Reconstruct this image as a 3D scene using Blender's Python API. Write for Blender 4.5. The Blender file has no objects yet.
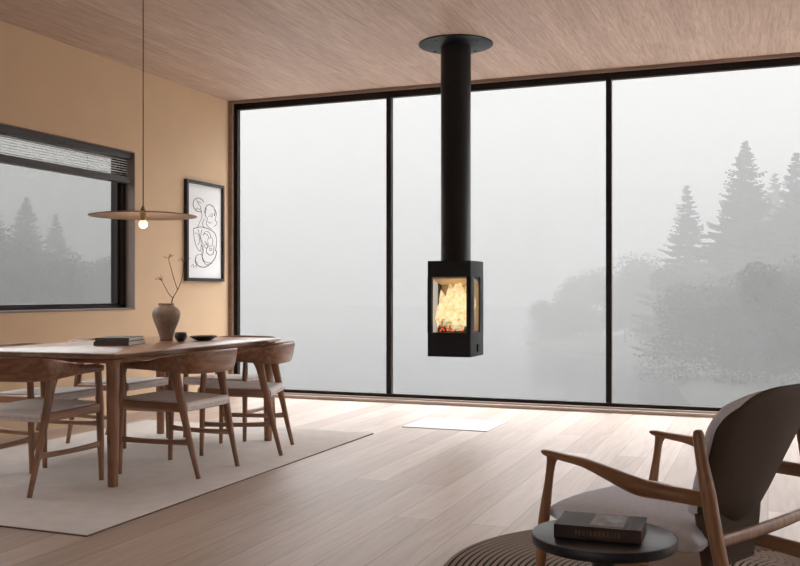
import bpy, bmesh, math, random
from mathutils import Vector, Matrix, noise as mnoise
random.seed(7)
PI = math.pi
sc = bpy.context.scene
C = sc.collection

# ------------------------------------------------------------------ materials
def newmat(name):
    m = bpy.data.materials.new(name); m.use_nodes = True
    nt = m.node_tree
    b = nt.nodes['Principled BSDF']
    return m, nt, b
def N(nt, t, **kw):
    n = nt.nodes.new(t)
    for k, v in kw.items(): setattr(n, k, v)
    return n
def lk(nt, a, b): nt.links.new(a, b)
def setin(n, **kw):
    for k, v in kw.items():
        k2 = k.replace('_', ' ')
        if k2 in n.inputs: n.inputs[k2].default_value = v
def rgba(c): return (c[0], c[1], c[2], 1)

def plain(name, col, rough=.5, metal=0, var=.12, scale=30, bump=0.0, bscale=200, coat=0, spec=.5, sheen=0):
    m, nt, b = newmat(name)
    tc = N(nt, 'ShaderNodeTexCoord')
    nz = N(nt, 'ShaderNodeTexNoise'); setin(nz, Scale=scale, Detail=4.0)
    lk(nt, tc.outputs['Object'], nz.inputs['Vector'])
    cr = N(nt, 'ShaderNodeValToRGB')
    cr.color_ramp.elements[0].position = .3; cr.color_ramp.elements[1].position = .7
    cr.color_ramp.elements[0].color = rgba([c*(1-var) for c in col])
    cr.color_ramp.elements[1].color = rgba([min(1, c*(1+var)) for c in col])
    lk(nt, nz.outputs['Fac'], cr.inputs['Fac']); lk(nt, cr.outputs['Color'], b.inputs['Base Color'])
    b.inputs['Roughness'].default_value = rough; b.inputs['Metallic'].default_value = metal
    b.inputs['Specular IOR Level'].default_value = spec
    if coat: b.inputs['Coat Weight'].default_value = coat
    if sheen: b.inputs['Sheen Weight'].default_value = sheen
    if bump:
        n2 = N(nt, 'ShaderNodeTexNoise'); setin(n2, Scale=bscale, Detail=3.0)
        lk(nt, tc.outputs['Object'], n2.inputs['Vector'])
        bp = N(nt, 'ShaderNodeBump'); bp.inputs['Strength'].default_value = bump; bp.inputs['Distance'].default_value = .005
        lk(nt, n2.outputs['Fac'], bp.inputs['Height']); lk(nt, bp.outputs['Normal'], b.inputs['Normal'])
    return m

def wood(name, c1, c2, rough=.4, axis='Z', scale=1.0, coat=.1, stretch=14, spec=.5):
    m, nt, b = newmat(name)
    tc = N(nt, 'ShaderNodeTexCoord')
    mp = N(nt, 'ShaderNodeMapping')
    s = [34*scale]*3; s['XYZ'.index(axis)] = 34*scale/stretch
    mp.inputs['Scale'].default_value = s
    lk(nt, tc.outputs['Object'], mp.inputs['Vector'])
    nz = N(nt, 'ShaderNodeTexNoise'); setin(nz, Scale=1.0, Detail=6.0, Roughness=.6, Distortion=.6)
    lk(nt, mp.outputs['Vector'], nz.inputs['Vector'])
    cr = N(nt, 'ShaderNodeValToRGB')
    cr.color_ramp.elements[0].position = .32; cr.color_ramp.elements[1].position = .68
    cr.color_ramp.elements[0].color = rgba(c1); cr.color_ramp.elements[1].color = rgba(c2)
    lk(nt, nz.outputs['Fac'], cr.inputs['Fac']); lk(nt, cr.outputs['Color'], b.inputs['Base Color'])
    b.inputs['Roughness'].default_value = rough; b.inputs['Coat Weight'].default_value = coat
    b.inputs['Coat Roughness'].default_value = .25; b.inputs['Specular IOR Level'].default_value = spec
    return m

def floor_material():
    m, nt, b = newmat('floor_oak')
    tc = N(nt, 'ShaderNodeTexCoord')
    mp = N(nt, 'ShaderNodeMapping'); mp.inputs['Rotation'].default_value = (0, 0, PI/2)
    lk(nt, tc.outputs['Object'], mp.inputs['Vector'])
    br = N(nt, 'ShaderNodeTexBrick'); br.offset = .37; br.squash = 1
    setin(br, Color1=(.55, .46, .395, 1), Color2=(.40, .31, .25, 1), Mortar=(.20, .15, .12, 1), Scale=1.0)
    br.inputs['Mortar Size'].default_value = .0016; br.inputs['Brick Width'].default_value = 2.1
    br.inputs['Row Height'].default_value = .185; br.inputs['Bias'].default_value = -.1
    lk(nt, mp.outputs['Vector'], br.inputs['Vector'])
    mg = N(nt, 'ShaderNodeMapping'); mg.inputs['Scale'].default_value = (26, 1.6, 1)
    lk(nt, tc.outputs['Object'], mg.inputs['Vector'])
    nz = N(nt, 'ShaderNodeTexNoise'); setin(nz, Scale=1.0, Detail=6.0, Roughness=.6, Distortion=1.0)
    lk(nt, mg.outputs['Vector'], nz.inputs['Vector'])
    cr = N(nt, 'ShaderNodeValToRGB')
    cr.color_ramp.elements[0].position = .3; cr.color_ramp.elements[1].position = .75
    cr.color_ramp.elements[0].color = (.80, .77, .75, 1); cr.color_ramp.elements[1].color = (1.08, 1.06, 1.05, 1)
    lk(nt, nz.outputs['Fac'], cr.inputs['Fac'])
    mx = N(nt, 'ShaderNodeMix', data_type='RGBA', blend_type='MULTIPLY'); mx.inputs[0].default_value = 1
    lk(nt, br.outputs['Color'], mx.inputs[6]); lk(nt, cr.outputs['Color'], mx.inputs[7])
    lk(nt, mx.outputs[2], b.inputs['Base Color'])
    b.inputs['Roughness'].default_value = .45; b.inputs['Specular IOR Level'].default_value = .45
    bp = N(nt, 'ShaderNodeBump'); bp.inputs['Strength'].default_value = .15; bp.inputs['Distance'].default_value = .002
    lk(nt, nz.outputs['Fac'], bp.inputs['Height']); lk(nt, bp.outputs['Normal'], b.inputs['Normal'])
    return m

def ceiling_material():
    m, nt, b = newmat('ceiling_veneer')
    tc = N(nt, 'ShaderNodeTexCoord')
    mg = N(nt, 'ShaderNodeMapping'); mg.inputs['Scale'].default_value = (34, 2.2, 1)
    lk(nt, tc.outputs['Object'], mg.inputs['Vector'])
    nz = N(nt, 'ShaderNodeTexNoise'); setin(nz, Scale=1.0, Detail=7.0, Roughness=.62, Distortion=1.4)
    lk(nt, mg.outputs['Vector'], nz.inputs['Vector'])
    cr = N(nt, 'ShaderNodeValToRGB')
    cr.color_ramp.elements[0].position = .33; cr.color_ramp.elements[1].position = .66
    cr.color_ramp.elements[0].color = CEIL[0]; cr.color_ramp.elements[1].color = CEIL[1]
    lk(nt, nz.outputs['Fac'], cr.inputs['Fac'])
    mp = N(nt, 'ShaderNodeMapping'); mp.inputs['Rotation'].default_value = (0, 0, PI/2)
    lk(nt, tc.outputs['Object'], mp.inputs['Vector'])
    br = N(nt, 'ShaderNodeTexBrick'); br.offset = .43
    setin(br, Color1=(1, 1, 1, 1), Color2=(.86, .84, .83, 1), Mortar=(.72, .68, .66, 1), Scale=1.0)
    br.inputs['Mortar Size'].default_value = .001; br.inputs['Brick Width'].default_value = 2.6
    br.inputs['Row Height'].default_value = .13
    lk(nt, mp.outputs['Vector'], br.inputs['Vector'])
    mx = N(nt, 'ShaderNodeMix', data_type='RGBA', blend_type='MULTIPLY'); mx.inputs[0].default_value = 1
    lk(nt, br.outputs['Color'], mx.inputs[6]); lk(nt, cr.outputs['Color'], mx.inputs[7])
    lk(nt, mx.outputs[2], b.inputs['Base Color'])
    b.inputs['Roughness'].default_value = .5
    return m

def glass_material(name='clear_glass', tint=(1, 1, 1), refl=.006):
    m = bpy.data.materials.new(name); m.use_nodes = True; nt = m.node_tree; nt.nodes.clear()
    out = N(nt, 'ShaderNodeOutputMaterial'); mix = N(nt, 'ShaderNodeMixShader')
    tr = N(nt, 'ShaderNodeBsdfTransparent'); tr.inputs['Color'].default_value = rgba(tint)
    gl = N(nt, 'ShaderNodeBsdfGlossy'); gl.inputs['Roughness'].default_value = .02
    mix.inputs[0].default_value = refl
    lk(nt, tr.outputs[0], mix.inputs[1]); lk(nt, gl.outputs[0], mix.inputs[2]); lk(nt, mix.outputs[0], out.inputs['Surface'])
    return m

def woven_material():
    m, nt, b = newmat('woven_paper_cord')
    tc = N(nt, 'ShaderNodeTexCoord')
    wv = N(nt, 'ShaderNodeTexWave'); setin(wv, Scale=26.0, Distortion=1.5, Detail=1.0); wv.bands_direction = 'X'
    w2 = N(nt, 'ShaderNodeTexWave'); setin(w2, Scale=34.0, Distortion=1.5, Detail=1.0); w2.bands_direction = 'Y'
    lk(nt, tc.outputs['Object'], wv.inputs['Vector']); lk(nt, tc.outputs['Object'], w2.inputs['Vector'])
    ml = N(nt, 'ShaderNodeMath', operation='MULTIPLY'); lk(nt, wv.outputs['Fac'], ml.inputs[0]); lk(nt, w2.outputs['Fac'], ml.inputs[1])
    cr = N(nt, 'ShaderNodeValToRGB'); cr.color_ramp.elements[0].color = (.56, .52, .50, 1); cr.color_ramp.elements[1].color = (.86, .82, .80, 1)
    cr.color_ramp.elements[1].position = .5
    lk(nt, ml.outputs[0], cr.inputs['Fac']); lk(nt, cr.outputs['Color'], b.inputs['Base Color'])
    b.inputs['Roughness'].default_value = .85
    bp = N(nt, 'ShaderNodeBump'); bp.inputs['Strength'].default_value = .5; bp.inputs['Distance'].default_value = .004
    lk(nt, ml.outputs[0], bp.inputs['Height']); lk(nt, bp.outputs['Normal'], b.inputs['Normal'])
    return m

def flame_material():
    m = bpy.data.materials.new('flame'); m.use_nodes = True; nt = m.node_tree; nt.nodes.clear()
    out = N(nt, 'ShaderNodeOutputMaterial'); mix = N(nt, 'ShaderNodeMixShader')
    tc = N(nt, 'ShaderNodeTexCoord')
    nz = N(nt, 'ShaderNodeTexNoise'); setin(nz, Scale=13.0, Detail=6.0, Distortion=2.0)
    lk(nt, tc.outputs['Object'], nz.inputs['Vector'])
    cr = N(nt, 'ShaderNodeValToRGB'); e = cr.color_ramp.elements
    e[0].position = .30; e[0].color = (.62, .26, .08, 1)
    e[1].position = .72; e[1].color = (1, .92, .66, 1)
    x = e.new(.42); x.color = (.95, .60, .24, 1)
    x = e.new(.52); x.color = (1, .82, .46, 1)
    lk(nt, nz.outputs['Fac'], cr.inputs['Fac'])
    em = N(nt, 'ShaderNodeEmission'); em.inputs['Strength'].default_value = 1.15
    lk(nt, cr.outputs['Color'], em.inputs['Color'])
    tr = N(nt, 'ShaderNodeBsdfTransparent')
    c2 = N(nt, 'ShaderNodeValToRGB'); c2.color_ramp.elements[0].position = .34; c2.color_ramp.elements[1].position = .60
    c2.color_ramp.elements[0].color = (.0, .0, .0, 1); c2.color_ramp.elements[1].color = (.62, .62, .62, 1)
    n2 = N(nt, 'ShaderNodeTexNoise'); setin(n2, Scale=14.0, Detail=5.0, Distortion=1.5)
    lk(nt, tc.outputs['Object'], n2.inputs['Vector']); lk(nt, n2.outputs['Fac'], c2.inputs['Fac'])
    lk(nt, c2.outputs['Color'], mix.inputs[0]); lk(nt, tr.outputs[0], mix.inputs[1]); lk(nt, em.outputs[0], mix.inputs[2])
    lk(nt, mix.outputs[0], out.inputs['Surface'])
    return m

def emis(name, col, s):
    m, nt, b = newmat(name)
    b.inputs['Base Color'].default_value = rgba(col); b.inputs['Emission Color'].default_value = rgba(col)
    b.inputs['Emission Strength'].default_value = s; b.inputs['Roughness'].default_value = .3
    return m

CEIL = ((.435, .305, .235, 1), (.645, .50, .41, 1))
M = {}
M['floor'] = floor_material()
M['ceiling'] = ceiling_material()
M['wall'] = plain('ochre_plaster', (.63, .455, .295), .8, var=.02, scale=3, bump=.05, bscale=60)
M['palewall'] = plain('pale_plaster', (.78, .73, .67), .8, var=.02, scale=3)
M['bounce_slab'] = plain('pale_bounce_slab', (.62, .60, .57), .8, var=.08, scale=2)  # for the added slab outside, pale so it throws light indoors
M['trimwood'] = wood('bronze_wood_trim', (.20, .135, .10), (.30, .21, .165), .45, 'X', .6)
M['sillwood'] = wood('pale_sill_wood', (.36, .29, .25), (.48, .40, .35), .5, 'X', .6)
M['frame'] = plain('dark_bronze_frame', (.014, .010, .008), .45, var=.1, spec=.2)
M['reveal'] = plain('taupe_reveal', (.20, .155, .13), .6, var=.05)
M['glass'] = glass_material()
M['tinted'] = glass_material('grey_tinted_glass', (.76, .76, .755), .008)
M['blind_dark'] = plain('dark_blind_rail', (.045, .038, .034), .45)
M['blind_slat'] = plain('white_slat', (.75, .74, .72), .5, var=.03)
M['walnut'] = wood('walnut', (.15, .066, .034), (.34, .165, .088), .38, 'Z', 1, .25)
M['walnut_x'] = wood('walnut_bent', (.15, .066, .034), (.34, .165, .088), .34, 'X', 1, .3)
M['walnut_y'] = wood('walnut_top', (.20, .095, .052), (.39, .21, .125), .30, 'Y', .8, .45)
M['teak'] = wood('teak', (.19, .085, .038), (.36, .18, .085), .36, 'Z', 1, .2)
M['teak_y'] = wood('teak_arm', (.19, .085, .038), (.36, .18, .085), .36, 'Y', 1, .2)
M['weave'] = woven_material()
M['rug'] = plain('grey_wool_rug', (.69, .65, .615), .95, var=.06, scale=9, bump=.6, bscale=420, spec=.1, sheen=.2)
M['rug_edge'] = plain('brown_rug_binding', (.15, .11, .09), .95, var=.1, spec=.1)
M['ribrug'] = plain('brown_rope', (.25, .20, .165), .95, var=.12, scale=60, bump=.2, bscale=500, spec=.1)
M['ribgap'] = plain('rib_groove_shade', (.022, .015, .012), .95, spec=.05)  # dark tone standing in for shade in the rib grooves
M['black'] = plain('matt_black_steel', (.0045, .0055, .0070), .42, var=.1, scale=80, bump=.05, bscale=300, spec=.28)
M['firebrick'] = plain('buff_firebrick', (.50, .42, .31), .85, var=.12, scale=12, bump=.3, bscale=50)
M['stoveglass'] = glass_material('stove_glass', (.95, .93, .9), .06)
M['bark'] = plain('charred_log', (.05, .028, .018), .9, var=.4, scale=20, bump=.8, bscale=40)
M['ember'] = emis('ember', (.9, .06, .015), .7)
M['flame'] = flame_material()
M['plate'] = plain('white_floor_plate', (.62, .62, .625), .5, var=.01, spec=.4)
M['vase'] = plain('brown_stoneware', (.25, .185, .145), .55, var=.3, scale=14, bump=.2, bscale=60)
M['blackcer'] = plain('black_ceramic', (.018, .016, .016), .35)
M['twig'] = plain('dark_twig', (.05, .03, .02), .8)
M['shade'] = wood('copper_brown_shade', (.17, .115, .092), (.24, .165, .135), .42, 'X', .5)
M['cord'] = plain('brown_cord', (.14, .08, .05), .6)
M['brass'] = plain('brass', (.45, .30, .14), .3, metal=1)
M['bulb'] = emis('lit_bulb', (1, .82, .62), .95)
M['grey_cover'] = plain('charcoal_cover', (.11, .095, .09), .5)
M['greycover2'] = plain('slate_cover', (.15, .135, .13), .5)
M['pages'] = plain('book_pages', (.62, .58, .53), .8, var=.06, scale=160)
M['fabric'] = plain('grey_upholstery', (.76, .82, .92), .92, var=.05, scale=60, bump=.3, bscale=600, spec=.15)
M['leatherback'] = plain('taupe_upholstery_back', (.095, .068, .052), .75, var=.06, scale=60, bump=.3, bscale=500, spec=.25)
M['tabletop'] = wood('black_stained_ash', (.005, .0045, .005), (.024, .025, .030), .36, 'X', .9, 0, 10, .3)
M['tablebase'] = plain('black_base', (.012, .010, .010), .4)
M['paper'] = plain('art_paper', (.82, .84, .86), .7, var=.01)
M['ink'] = plain('black_ink', (.015, .015, .018), .7)
M['artframe'] = plain('black_art_frame', (.012, .010, .010), .35)
M['needles'] = plain('spruce_needles', (.012, .017, .013), .9, var=.3, scale=1, spec=.1)
M['leaves'] = plain('dark_leaves', (.020, .026, .018), .9, var=.3, scale=1, spec=.1)
M['treebark'] = plain('tree_bark', (.03, .025, .02), .9, var=.3)
M['bank'] = plain('lake_bank', (.03, .034, .025), .95, var=.3, scale=.4)
M['outer'] = plain('exterior_render', (.3, .28, .26), .9)

# ------------------------------------------------------------------ geometry helpers
def link(name, bm, mats, parent=None, smooth=False, auto=None):
    me = bpy.data.meshes.new(name)
    bmesh.ops.recalc_face_normals(bm, faces=bm.faces[:])
    bm.to_mesh(me); bm.free()
    if not isinstance(mats, (list, tuple)): mats = [mats]
    for m in mats: me.materials.append(m)
    if smooth:
        for p in me.polygons: p.use_smooth = True
    o = bpy.data.objects.new(name, me); C.objects.link(o)
    if parent: o.parent = parent
    if auto is not None:
        for p in me.polygons: p.use_smooth = True
        try: me.set_sharp_from_angle(angle=math.radians(auto))
        except Exception: pass
    return o
def box(bm, x0, x1, y0, y1, z0, z1, bev=0, seg=2, mi=0, mat=None):
    r = bmesh.ops.create_cube(bm, size=1)
    vs = r['verts']
    for v in vs:
        v.co = Vector((x0+(v.co.x+.5)*(x1-x0), y0+(v.co.y+.5)*(y1-y0), z0+(v.co.z+.5)*(z1-z0)))
    fs = set(f for v in vs for f in v.link_faces)
    for f in fs: f.material_index = mi
    if bev:
        es = list({e for v in vs for e in v.link_edges})
        r2 = bmesh.ops.bevel(bm, geom=es, offset=bev, segments=seg, profile=.5, affect='EDGES')
        for f in r2['faces']: f.material_index = mi
        vs = list({v for f in r2['faces'] for v in f.verts} | {v for v in vs if v.is_valid})
    if mat is not None:
        for v in vs: v.co = mat @ v.co
    return vs
def loft(bm, rings, close_ring=True, caps=True, mi=0):
    R = [[bm.verts.new(p) for p in r] for r in rings]
    n = len(rings[0])
    for a, b in zip(R[:-1], R[1:]):
        for i in range(n if close_ring else n-1):
            j = (i+1) % n
            f = bm.faces.new((a[i], a[j], b[j], b[i])); f.material_index = mi
    if caps and close_ring:
        for r in (R[0], R[-1]):
            c = bm.verts.new(sum((v.co for v in r), Vector())/n)
            for i in range(n):
                f = bm.faces.new((r[i], r[(i+1) % n], c)); f.material_index = mi
    return R
def catmull(pts, k=6):
    P = [Vector(p) if len(p) == 3 else p for p in pts]
    dim = len(pts[0])
    P = [list(p) for p in pts]
    out = []
    for i in range(len(P)-1):
        p0 = P[max(i-1, 0)]; p1 = P[i]; p2 = P[i+1]; p3 = P[min(i+2, len(P)-1)]
        for q in range(k):
            t = q/k
            out.append([.5*((2*p1[d])+(-p0[d]+p2[d])*t+(2*p0[d]-5*p1[d]+4*p2[d]-p3[d])*t*t+(-p0[d]+3*p1[d]-3*p2[d]+p3[d])*t**3) for d in range(dim)])
    out.append(P[-1])
    return out
def sweep(bm, pts, up=Vector((0, 0, 1)), n=14, k=6, power=2.0, mi=0, roundends=True):
    """pts: (x,y,z, half_width(side), half_height(up), [tilt])  superellipse sections"""
    P = catmull([tuple(p)+((0,) if len(p) == 5 else ()) for p in pts], k) if k > 1 else [tuple(p)+((0,) if len(p) == 5 else ()) for p in pts]
    rings = []
    for i, p in enumerate(P):
        a = Vector(P[max(i-1, 0)][:3]); b = Vector(P[min(i+1, len(P)-1)][:3])
        t = (b-a).normalized()
        side = t.cross(up)
        if side.length < 1e-4: side = Vector((1, 0, 0))
        side.normalize(); u = side.cross(t).normalized()
        if p[5]:
            rot = Matrix.Rotation(p[5], 3, t); side = rot @ side; u = rot @ u
        c = Vector(p[:3]); ring = []
        for q in range(n):
            an = 2*PI*(q+.5)/n; ca, sa = math.cos(an), math.sin(an)
            ring.append(c+side*(p[3]*math.copysign(abs(ca)**(2/power), ca))+u*(p[4]*math.copysign(abs(sa)**(2/power), sa)))
        rings.append(ring)
    if roundends:
        for e, idx, nb in ((0, 0, 1), (1, -1, -2)):
            r = rings[idx]; c = sum(r, Vector())/n
            t = (Vector(P[idx][:3])-Vector(P[nb][:3])).normalized()
            rad = min(P[idx][3], P[idx][4])
            e1 = [c+(v-c)*.8+t*rad*.35 for v in r]; e2 = [c+(v-c)*.4+t*rad*.55 for v in r]
            if idx == 0: rings = [e2, e1]+rings
            else: rings = rings+[e1, e2]
    loft(bm, rings, mi=mi)
def tube(bm, a, b, r0, r1=None, n=12, mi=0, k=1):
    r1 = r0 if r1 is None else r1
    sweep(bm, [(*a, r0, r0), (*b, r1, r1)], n=n, k=1, roundends=False, mi=mi,
          up=Vector((0, 0, 1)) if abs((Vector(b)-Vector(a)).normalized().z) < .9 else Vector((0, 1, 0)))
def polytube(bm, pts, r, n=8, k=5, mi=0, up=Vector((0, 0, 1))):
    sweep(bm, [(*p[:3], (p[3] if len(p) > 3 else r), (p[3] if len(p) > 3 else r)) for p in pts], up=up, n=n, k=k, mi=mi)
def lathe(bm, prof, n=48, mi=0, center=(0, 0, 0), closed_ends=True):
    c = Vector(center)
    rings = [[c+Vector((r*math.cos(2*PI*i/n), r*math.sin(2*PI*i/n), z)) for i in range(n)] for r, z in prof]
    loft(bm, rings, caps=closed_ends, mi=mi)
def prism(bm, outline, z0, z1, mi=0):
    loft(bm, [[Vector((x, y, z0)) for x, y in outline], [Vector((x, y, z1)) for x, y in outline]], mi=mi)
def rrect(x0, x1, y0, y1, r, seg=6):
    out = []
    for cx, cy, a0 in ((x1-r, y1-r, 0), (x0+r, y1-r, PI/2), (x0+r, y0+r, PI), (x1-r, y0+r, 3*PI/2)):
        for i in range(seg+1):
            a = a0+PI/2*i/seg; out.append((cx+r*math.cos(a), cy+r*math.sin(a)))
    return out
def empty(name, loc, rz=0, label=None, cat=None, group=None, kind=None):
    o = bpy.data.objects.new(name, None); C.objects.link(o); o.empty_display_size = .1
    o.location = loc; o.rotation_euler = (0, 0, rz)
    return tag(o, label, cat, group, kind)
def tag(o, label=None, cat=None, group=None, kind=None):
    if label: o['label'] = label
    if cat: o['category'] = cat
    if group: o['group'] = group
    if kind: o['kind'] = kind
    return o
def copy_tree(o, parent=None):
    c = o.copy(); C.objects.link(c)
    if parent: c.parent = parent
    for ch in [x for x in list(bpy.data.objects) if x.parent == o]: copy_tree(ch, c)
    return c

# ------------------------------------------------------------------ camera
CAMH = 1.08; TH = math.radians(21.38); F = 940.0
cam = bpy.data.cameras.new('camera'); co = bpy.data.objects.new('camera', cam); C.objects.link(co)
cam.sensor_width = 36; cam.lens = 36*F/800; cam.shift_y = 9/800; cam.clip_end = 1000
co.location = (0, 0, CAMH); co.rotation_euler = (PI/2, 0, TH)
sc.camera = co
def ray(px):
    t = (px-400)/F
    return Vector((math.cos(TH)*t-math.sin(TH), math.sin(TH)*t+math.cos(TH), 0))
def at_depth(px, d, z=0):
    v = ray(px)*d; v.z = z; return v
def zt(py, d): return CAMH+(292-py)/F*d

# ------------------------------------------------------------------ room shell
XL, XR, YB, YF, H = -5.28, 4.2, 8.55, -3.2, 3.085
WT = .22
def S(o): o['kind'] = 'structure'; return o
bm = bmesh.new(); box(bm, XL-.3, XR+.3, YF-.3, YB+.35, -.2, 0); S(link('floor', bm, M['floor']))
bm = bmesh.new(); box(bm, XL-.3, XR+.3, YF-.3, YB+.35, H, H+.2); S(link('ceiling', bm, M['ceiling']))
WY0, WY1, WZ0, WZ1 = 3.1, 6.965, .935, 2.325
bm = bmesh.new()
for a in ((YF-.3, WY0, 0, H), (WY1, YB+.055, 0, H), (WY0, WY1, 0, WZ0), (WY0, WY1, WZ1, H)):
    box(bm, XL-WT, XL, a[0], a[1], a[2], a[3])
bmesh.ops.remove_doubles(bm, verts=bm.verts[:], dist=1e-5)
S(link('wall_left', bm, M['wall']))
RY0_, RY1_, RZ0_, RZ1_ = 3.6, 8.3, .05, 3.0
bm = bmesh.new()
for a in ((YF-.3, RY0_, 0, H), (RY1_, YB+.3, 0, H), (RY0_, RY1_, 0, RZ0_), (RY0_, RY1_, RZ1_, H)):
    box(bm, XR, XR+WT, a[0], a[1], a[2], a[3])
S(link('wall_right', bm, M['palewall']))
QX0, QX1, QZ0, QZ1 = -4.4, -.4, .7, 2.6
bm = bmesh.new()
for a in ((XL-.2, QX0, 0, H), (QX1, XR+.2, 0, H), (QX0, QX1, 0, QZ0), (QX0, QX1, QZ1, H)):
    box(bm, a[0], a[1], YF-WT, YF, a[2], a[3])
S(link('wall_rear', bm, M['palewall']))

# back glazing
win = S(empty('window_1', (0, YB, 0)))
def wpart(name, fn, mat, par, **kw):
    b = bmesh.new(); fn(b); return link(name, b, mat, par, **kw)
FD0, FD1 = .03, .085
gx0 = XL+.042
def back_frame(b):
    box(b, gx0, gx0+.045, FD0, FD1, .045, H-.03)
    box(b, XR-.06, XR, FD0, FD1, .045, H-.03)
    box(b, gx0, XR, FD0, FD1, H-.09, H-.025)
    box(b, gx0, XR, FD0, FD1, .045, .078)
wpart('window_frame', back_frame, M['frame'], win)
mull = [-3.478, -1.338, .80, 2.94]
for x in mull:
    wpart('mullion', lambda b: box(b, x-.024, x+.024, FD0-.005, FD1, .08, H-.085), M['frame'], win)
xs = [gx0+.05]+mull+[XR-.05]
for a, b_ in zip(xs[:-1], xs[1:]):
    wpart('glass_pane', lambda b: box(b, a+.02, b_-.02, .05, .058, .07, H-.08), M['glass'], win)
bm = bmesh.new()
box(bm, XL+.001, XR, YB-.012, YB+.15, H-.028, H-.001); S(link('trim_1', bm, M['trimwood']))
bm = bmesh.new()
box(bm, XL+.001, XL+.044, YB-.012, YB+.054, .046, H-.03); S(link('trim_2', bm, M['trimwood']))
bm = bmesh.new()
box(bm, XL+.001, XR, YB-.06, YB+.17, .0, .03, .003); box(bm, XL+.001, XR, YB-.012, YB+.17, .03, .046)
S(link('trim_3', bm, M['sillwood']))

# right window, out of frame, added to bring more daylight into the room
w3 = S(empty('fill_window_3', (XR, 0, 0)))
def right_frame(b):
    for a in ((RY0_, RY0_+.05), (RY1_-.05, RY1_)): box(b, .06, .13, a[0], a[1], RZ0_, RZ1_)
    for a in ((RZ0_, RZ0_+.05), (RZ1_-.05, RZ1_)): box(b, .06, .13, RY0_, RY1_, a[0], a[1])
wpart('window_frame', right_frame, M['frame'], w3)
for y in (5.17, 6.73): wpart('mullion', lambda b: box(b, .055, .13, y-.025, y+.025, RZ0_+.04, RZ1_-.04), M['frame'], w3)
for a, b_ in ((RY0_+.04, 5.155), (5.185, 6.715), (6.745, RY1_-.04)):
    wpart('glass_pane', lambda b: box(b, .09, .098, a, b_, RZ0_+.03, RZ1_-.03), M['glass'], w3)

# rear window behind the camera, added as fill for camera-facing surfaces
w4 = S(empty('fill_window_4', (0, YF, 0)))
def rear_frame(b):
    for a in ((QX0, QX0+.05), (QX1-.05, QX1)): box(b, a[0], a[1], -.15, -.08, QZ0, QZ1)
    for a in ((QZ0, QZ0+.05), (QZ1-.05, QZ1)): box(b, QX0, QX1, -.15, -.08, a[0], a[1])
wpart('window_frame', rear_frame, M['frame'], w4)
wpart('mullion', lambda b: box(b, -2.425, -2.375, -.15, -.08, QZ0+.04, QZ1-.04), M['frame'], w4)
for a, b_ in ((QX0+.04, -2.42), (-2.38, QX1-.04)):
    wpart('glass_pane', lambda b: box(b, a, b_, -.12, -.112, QZ0+.03, QZ1-.03), M['glass'], w4)

# left window
w2 = S(empty('window_2', (XL, 0, 0)))
def left_frame(b):
    box(b, -.20, -.09, WY1-.055, WY1, WZ0, WZ1); box(b, -.20, -.09, WY0, WY0+.055, WZ0, WZ1)
    box(b, -.20, -.09, WY0, WY1, WZ1-.035, WZ1); box(b, -.20, -.09, WY0, WY1, WZ0, WZ0+.03)
wpart('window_frame', left_frame, M['frame'], w2)
def sash(b):
    box(b, -.185, -.115, WY1-.088, WY1-.055, WZ0+.03, WZ1-.055); box(b, -.185, -.115, WY0+.055, WY0+.088, WZ0+.03, WZ1-.055)
    box(b, -.185, -.115, WY0+.055, WY1-.055, WZ1-.055, WZ1-.033); box(b, -.185, -.115, WY0+.055, WY1-.055, WZ0+.028, WZ0+.045)
wpart('window_sash', sash, M['frame'], w2)
wpart('glass_pane', lambda b: box(b, -.155, -.147, WY0+.08, WY1-.08, WZ0+.04, WZ1-.05), M['tinted'], w2)
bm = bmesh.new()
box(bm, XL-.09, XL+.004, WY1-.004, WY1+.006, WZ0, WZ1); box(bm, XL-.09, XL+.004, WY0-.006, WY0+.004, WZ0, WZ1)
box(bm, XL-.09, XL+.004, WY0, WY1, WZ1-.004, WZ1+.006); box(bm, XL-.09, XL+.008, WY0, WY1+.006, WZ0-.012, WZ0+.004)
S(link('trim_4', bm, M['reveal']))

# venetian blind in the recess
vb = empty('venetian_blind', (XL-.045, 0, 0), label='half raised venetian blind with white slats and dark rails in the left window', cat='blind')
bm = bmesh.new(); box(bm, -.03, .03, WY0+.02, WY1-.03, WZ1-.06, WZ1-.004, .004); link('head_rail', bm, M['blind_dark'], vb)
bm = bmesh.new(); box(bm, -.032, .032, WY0+.02, WY1-.03, 2.045, 2.105, .006); link('bottom_rail', bm, M['blind_dark'], vb)
for i in range(7):
    z = 2.122+i*.0215
    bm = bmesh.new()
    r = [Vector((x, y, z+c)) for y in (WY0+.03,) for x, c in ()]
    pr = [(-.013, -.001), (-.007, .0005), (0, .001), (.007, .0005), (.013, -.001)]
    pr = pr+[(x, c-.0012) for x, c in pr[::-1]]
    loft(bm, [[Vector((x, y, z+c)) for x, c in pr] for y in (WY0+.03, WY1-.04)])
    link('slat', bm, M['blind_slat'], vb)
for y in (4.0, 5.2, 6.4):
    bm = bmesh.new(); tube(bm, (0, y, 2.09), (0, y, WZ1-.02), .0015, n=6); link('lift_cord', bm, M['blind_dark'], vb)

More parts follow.
